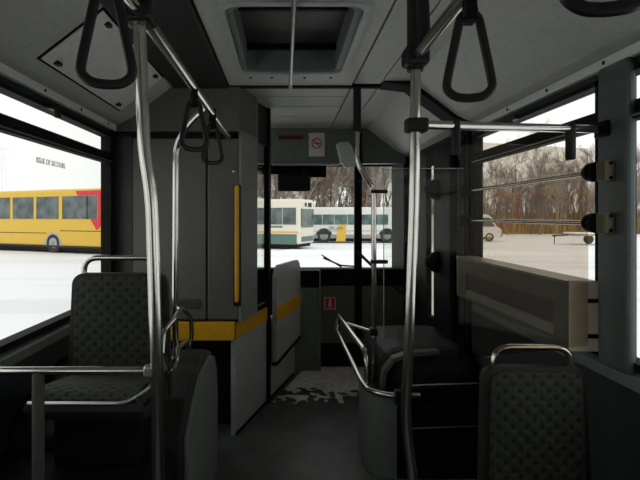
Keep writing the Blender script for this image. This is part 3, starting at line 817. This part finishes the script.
# metal box below the window
t = thing('heater_box', 'long olive grey metal box below the right window', 'box', (1.13, 2.6, .95))
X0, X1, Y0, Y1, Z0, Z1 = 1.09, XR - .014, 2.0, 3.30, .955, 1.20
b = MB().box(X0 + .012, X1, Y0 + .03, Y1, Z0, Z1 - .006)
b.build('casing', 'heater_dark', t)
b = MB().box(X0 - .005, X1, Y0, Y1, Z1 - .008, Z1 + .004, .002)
b.build('top_plate', 'heater_top_lit', t)
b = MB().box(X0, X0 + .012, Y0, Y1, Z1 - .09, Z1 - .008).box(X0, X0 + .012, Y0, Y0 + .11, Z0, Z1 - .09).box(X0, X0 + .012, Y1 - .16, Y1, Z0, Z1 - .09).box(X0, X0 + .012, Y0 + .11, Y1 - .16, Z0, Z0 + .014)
b.build('front_frame', 'heater_front_shade', t)
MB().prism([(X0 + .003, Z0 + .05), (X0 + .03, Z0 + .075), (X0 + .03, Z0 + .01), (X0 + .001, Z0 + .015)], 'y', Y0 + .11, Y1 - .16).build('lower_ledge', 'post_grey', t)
MB().box(X0, X1 - .002, Y0 - .012, Y0, Z0 - .02, Z1 + .002, .003).build('end_cap', 'heater_end_lit', t)
for z in (1.13, .995): MB().box(X1 - .05, X1 - .012, Y0 - .022, Y0 - .011, z - .008, z + .008, .003).build('hinge', 'black', t)

# wheel box with luggage top at the right
t = thing('wheel_box', 'dark wheel box with rounded grey corner panel right of the aisle', 'wheel box', (.85, 3.5, 0))
out = [(.47, 3.30), (.47, 3.06)] + [(.62 - .15 * math.cos(PI / 2 * k / 8), 3.03 - .15 * math.sin(PI / 2 * k / 8)) for k in range(1, 9)]
inn = [(x + .02 * (1 if i < 2 else math.cos(PI / 2 * (i - 1) / 8)), y + (0 if i < 2 else .02 * math.sin(PI / 2 * (i - 1) / 8))) for i, (x, y) in enumerate(out)]
o = MB().prism(out + inn[::-1], 'z', 0, .455); o.smooth = True
o.build('corner_panel', 'green_grey', t)
MB().box(.62, XR - .001, 2.88, 2.90, 0, .50).build('rear_panel', 'black', t)
MB().box(.49, XR - .001, 3.04, 3.30, 0, .40, .01).box(.63, XR - .001, 3.28, 4.05, 0, .42, .01).build('box_body', 'black', t)
prof = [(3.30, .40), (3.36, .50), (3.48, .575), (3.66, .60), (3.84, .575), (3.98, .50), (4.04, .40)]
MB().box(.60, XR - .002, 3.2, 4.1, .30, .62, .13, 4).build('arch_dome', 'panel_dark', t)
MB().prism([(.605, .40), (.62, .50), (.67, .57), (.78, .60), (.94, .615), (.94, .635), (.77, .625), (.66, .59), (.60, .51), (.585, .40)], 'y', 3.16, 3.24).build('dome_rim', 'cabinet', t)
t = thing('guard_rail', 'double chrome guard rail along the right wheel box edge', 'hand rail', (.45, 3.6, .45))
MB().tube([(.436, 4.2, .65), (.483, 3.18, .64), (.487, 3.10, .60), (.487, 3.08, .46)], .0165, 12, round_=.06).build('upper_tube', 'chrome', t)
MB().tube([(.415, 4.2, .545), (.462, 3.14, .455), (.475, 2.96, .462), (.56, 2.855, .468), (.74, 2.855, .47)], .0165, 12, round_=.09).build('lower_tube', 'chrome', t)
MB().tube([(.436, 4.2, .65), (.43, 4.23, .60), (.415, 4.2, .545)], .0165, 12, round_=.03).build('end_bend', 'chrome', t)
MB().tube([(.45, 3.95, .65), (.575, 3.40, .70)], .011, 10).build('cross_tube', 'chrome', t)
MB().box(.55, .60, 3.35, 3.41, .68, .73, .01).build('clamp', 'handle_black', t)
MB().box(.60, .665, 2.83, 2.878, .42, .50, .01).build('mount', 'handle_black', t)
MB().box(.72, .82, 2.84, 2.878, .40, .42, .004).build('mount', 'handle_black', t)
MB().tube([(.64, 2.86, .522), (1.16, 2.86, .538)], .005, 8).build('thin_edge', 'steel', t)
MB().tube([(.70, 2.865, .285), (1.08, 2.865, .30)], .004, 8).build('low_strip', 'steel', t)

# front pole with black sleeve and side bend, carrying a small glass screen
t = thing('grab_pole', 'front chrome pole with black upper sleeve and sideways bend', 'pole', (.53, 3.37, .4))
MB().tube([(.467, 3.37, ZC - .012), (.467, 3.37, 2.0)], .026, 14).build('sleeve', 'handle_black', t)
MB().tube([(.467, 3.37, 2.01), (.467, 3.37, 1.80), (.575, 3.37, 1.63), (.578, 3.37, .39)], .0165, 12, round_=.06).build('tube', 'chrome', t)
t = thing('glass_screen', 'clear glass screen beside the front pole before the entrance door', 'screen', (.88, 3.37, .66))
o = MB().box(.64, 1.16, 3.367, 3.373, .66, 1.765).build('pane', 'screen', t)
b = MB().tube([(.64, 3.37, .66), (.64, 3.37, 1.765), (1.16, 3.37, 1.765)], .003, 6); b.build('bright_edge', 'cab_grey', t)
for z in (1.615, 1.16): MB().box(.555, .665, 3.352, 3.388, z - .012, z + .012, .005).build('clamp', 'handle_black', t)

# ================================================================ FRONT
# black post in front of the windscreen
t = MB().box(.667, .738, 4.98, 5.04, .28, 1.966, .006).box(.667, .738, 4.96, 4.999, 1.93, ZC - .001, .004)
tag(t.build('entrance_post', 'black'), 'black upright post between windscreen and entrance door', 'post')
t = MB().tube([(.70, 4.97, 1.11), (1.12, 4.62, .69), (1.19, 4.62, .66)], .014, 10, round_=.04)
tag(t.build('door_hand_rail', 'handle_black'), 'slanting black hand rail at the entrance door', 'hand rail')
# dashboard
t = thing('dashboard', 'black dashboard below the windscreen with grey front panels', 'dashboard', (.1, 5.3, 0))
MB().prism([(4.99, .79), (4.99, .95), (5.05, .962), (YF - .015, .875), (YF - .015, .79)], 'x', XL + .005, 1.15).build('top', 'black', t)
MB().box(.32, 1.14, 4.99, 5.03, .24, .79, .004).build('front_panel', 'cabinet', t)
MB().box(.30, 1.15, 5.0, 5.4, 0, .24).build('toe_shade', 'void', t)  # solid black block standing for the shade in the toe space
MB().box(.09, .335, 4.86, 5.05, 0, .79, .006).build('side_column', 'green_grey', t)
MB().box(.09, .335, 4.86, 5.0, .79, .95, .006).build('column_head', 'black', t)
MB().box(.32, .332, 4.85, 4.862, .0, .95).build('column_edge', 'post_grey', t)
MB().box(XL + .005, .09, 4.95, 5.4, 0, .79).build('driver_console', 'black', t)
# emergency label on the front panel
zc, xc = .622, .432
t = thing('safety_label', 'small red and white pictogram label on the dark front panel', 'label', (xc, 4.985, zc - .055))
MB().box(xc - .055, xc + .055, 4.985, 4.989, zc - .058, zc + .058).build('plate', 'white_plate', t)
MB().box(xc - .047, xc + .047, 4.983, 4.985, zc - .05, zc + .052).build('red_field', 'red_mark', t)
b = MB().box(xc - .010, xc + .010, 4.981, 4.983, zc - .005, zc + .03, .0).box(xc - .016, xc - .004, 4.981, 4.983, zc - .035, zc - .002).box(xc + .003, xc + .012, 4.981, 4.983, zc - .035, zc - .002)
b.lathe([(.009, 0), (.009, .002)], 12, Matrix.Translation((xc, 4.983, zc + .039)) @ Matrix.Rotation(PI / 2, 4, 'X'))
b.build('figure', 'white_plate', t)
# signs on the header
zc, xc = 2.145, .305
t = thing('no_smoking_sign', 'white sign with red crossed circle on the header above the windscreen', 'sign', (xc, 4.995, zc - .11))
MB().box(xc - .076, xc + .076, 4.992, 4.999, zc - .112, zc + .112).build('plate', 'white_plate', t)
mx = Matrix.Translation((xc, 4.992, zc + .012)) @ Matrix.Rotation(PI / 2, 4, 'X')
P = [(math.cos(2 * PI * k / 28), math.sin(2 * PI * k / 28)) for k in range(28)]
rf = ring_frame([(x * .052, y * .052) for x, y in P], [(x * .041, y * .041) for x, y in P], 0, .002)
bmesh.ops.transform(rf.bm, matrix=mx, verts=rf.bm.verts)
rf.box(-.045, .045, -.005, .005, 0, .0022, mx=mx @ Matrix.Rotation(-PI / 4, 4, 'Z'))
rf.build('red_ring', 'red_mark', t, smooth=False)
MB().box(-.03, .025, -.005, .005, 0, .0012, mx=mx).box(.027, .034, -.005, .005, 0, .0012, mx=mx).build('cigarette', 'ink', t)
t = thing('red_notice', 'dark red notice strip on the left of the windscreen header', 'notice', (.055, 4.99, 2.195))
MB().box(-.065, .175, 4.992, 4.999, 2.195, 2.235).build('plate', 'dark_red', t)
# bright strip and roller blinds under the header
t = MB().box(-.12, .52, 4.985, 4.998, 1.945, 1.964, .002)
tag(t.build('header_strip', 'steel'), 'thin bright metal strip under the windscreen header', 'strip')
t = thing('sun_blind', 'short black sun blind hanging at the top of the windscreen', 'blind', (-.3, 5.3, 1.80))
MB().tube([(-1.0, 5.3, 1.955), (.42, 5.3, 1.955)], .02, 12).build('roller', 'black', t)
MB().box(-1.0, .23, 5.296, 5.300, 1.885, 1.955).build('fabric', 'black', t)
MB().box(.23, .42, 5.296, 5.300, 1.855, 1.955).build('fabric', 'black', t)
# driver mirror
t = thing('rear_view_mirror', 'black rear view mirror hanging at the top of the windscreen', 'mirror', (.09, 5.2, 1.7))
MB().box(-.075, .255, 5.17, 5.22, 1.705, 1.88, .02, 3).build('housing', 'handle_black', t)
MB().box(-.055, .235, 5.165, 5.171, 1.722, 1.862, .002).build('mirror_glass', 'handle_black', t)
MB().tube([(.19, 5.2, 1.87), (.19, 5.2, 1.985)], .010, 8).build('stem', 'handle_black', t)
# pale passenger mirror
t = thing('entrance_mirror', 'pale grey backed mirror hanging above the entrance', 'mirror', (.53, 4.6, 1.88))
P = [(.450, 2.09), (.48, 2.112), (.56, 2.115), (.595, 2.07), (.625, 1.95), (.62, 1.89), (.53, 1.885), (.49, 1.93)]
MB().prism(P, 'y', 4.58, 4.63, .012).build('mirror_shell', 'mirror_back', t)
MB().tube([(.57, 4.62, 2.06), (.66, 4.80, 2.06), (.69, 4.955, 2.06)], .010, 8).build('arm', 'handle_black', t)
# steering wheel
t = thing('steering_wheel', 'black steering wheel seen behind the cab glass', 'steering wheel', (-.50, 4.72, .80))
mx = Matrix.Translation((-.50, 4.72, 1.02)) @ Matrix.Rotation(-.5, 4, 'X')
P = [mx @ Vector((.235 * math.cos(2 * PI * k / 30), .235 * math.sin(2 * PI * k / 30), 0)) for k in range(31)]
MB().tube(P, .014, 10, cap=False).build('rim', 'handle_black', t)
b = MB()
for a_ in (.5, PI - .5, 1.5 * PI): b.tube([mx @ Vector((0, 0, -.03)), mx @ Vector((.23 * math.cos(a_), .23 * math.sin(a_), 0))], .010, 8)
b.lathe([(.05, -.05), (.055, -.01), (.03, 0)], 16, mx); b.build('spokes', 'handle_black', t)
MB().tube([mx @ Vector((0, 0, -.04)), (-.50, 4.96, .70)], .03, 10).build('column', 'black', t)
# wiper outside the windscreen
t = thing('wiper', 'black wiper lying on the lower windscreen', 'wiper', (.5, YF + .09, .9))
MB().tube([(.85, YF + .09, .90), (.62, YF + .09, .915), (.42, YF + .07, 1.0)], .009, 8).build('arm', 'black', t)
MB().tube([(.62, YF + .045, .90), (.40, YF + .045, 1.035)], .007, 8).build('blade', 'rubber', t)

# trodden snow on the entrance floor
def floor_snow():
    rn = random.Random(4); bm = bmesh.new()
    nx, ny = 150, 120; x0, x1, y0, y1 = -.10, .82, 4.02, 4.99
    from mathutils import noise
    grid = {}
    def hgt(x, y):
        v = noise.noise(Vector((x * 7, y * 5, 2))) * .5 + noise.noise(Vector((x * 17, y * 14, 7))) * .45
        edge = (y - 4.15) * 1.1 - .12 + (x > .3) * .0
        lim = (x - (-.33 + .42 * (y - 3.44) / 1.39) - .03) * 9
        return min(v + edge + .22, lim)
    for i in range(nx + 1):
        for j in range(ny + 1):
            x = x0 + (x1 - x0) * i / nx; y = y0 + (y1 - y0) * j / ny; h_ = hgt(x, y)
            grid[i, j] = (x, y, h_)
    V = {}
    def vert(i, j):
        if (i, j) not in V:
            x, y, h_ = grid[i, j]; V[i, j] = bm.verts.new((x, y, .0015 + min(.012, max(0, h_) * .03)))
        return V[i, j]
    for i in range(nx):
        for j in range(ny):
            if all(grid[a_, b_][2] > .12 for a_, b_ in ((i, j), (i + 1, j), (i + 1, j + 1), (i, j + 1))) and not (grid[i, j][0] > .455 and grid[i, j][1] < 4.18):
                bm.faces.new((vert(i, j), vert(i + 1, j), vert(i + 1, j + 1), vert(i, j + 1)))
    m = MB(); m.bm.free(); m.bm = bm; m.smooth = True
    o = m.build('floor_snow', 'slush', origin=(.35, 4.5, 0)); return tag(o, 'patch of trodden snow on the floor at the entrance', 'snow', kind='stuff')
floor_snow()
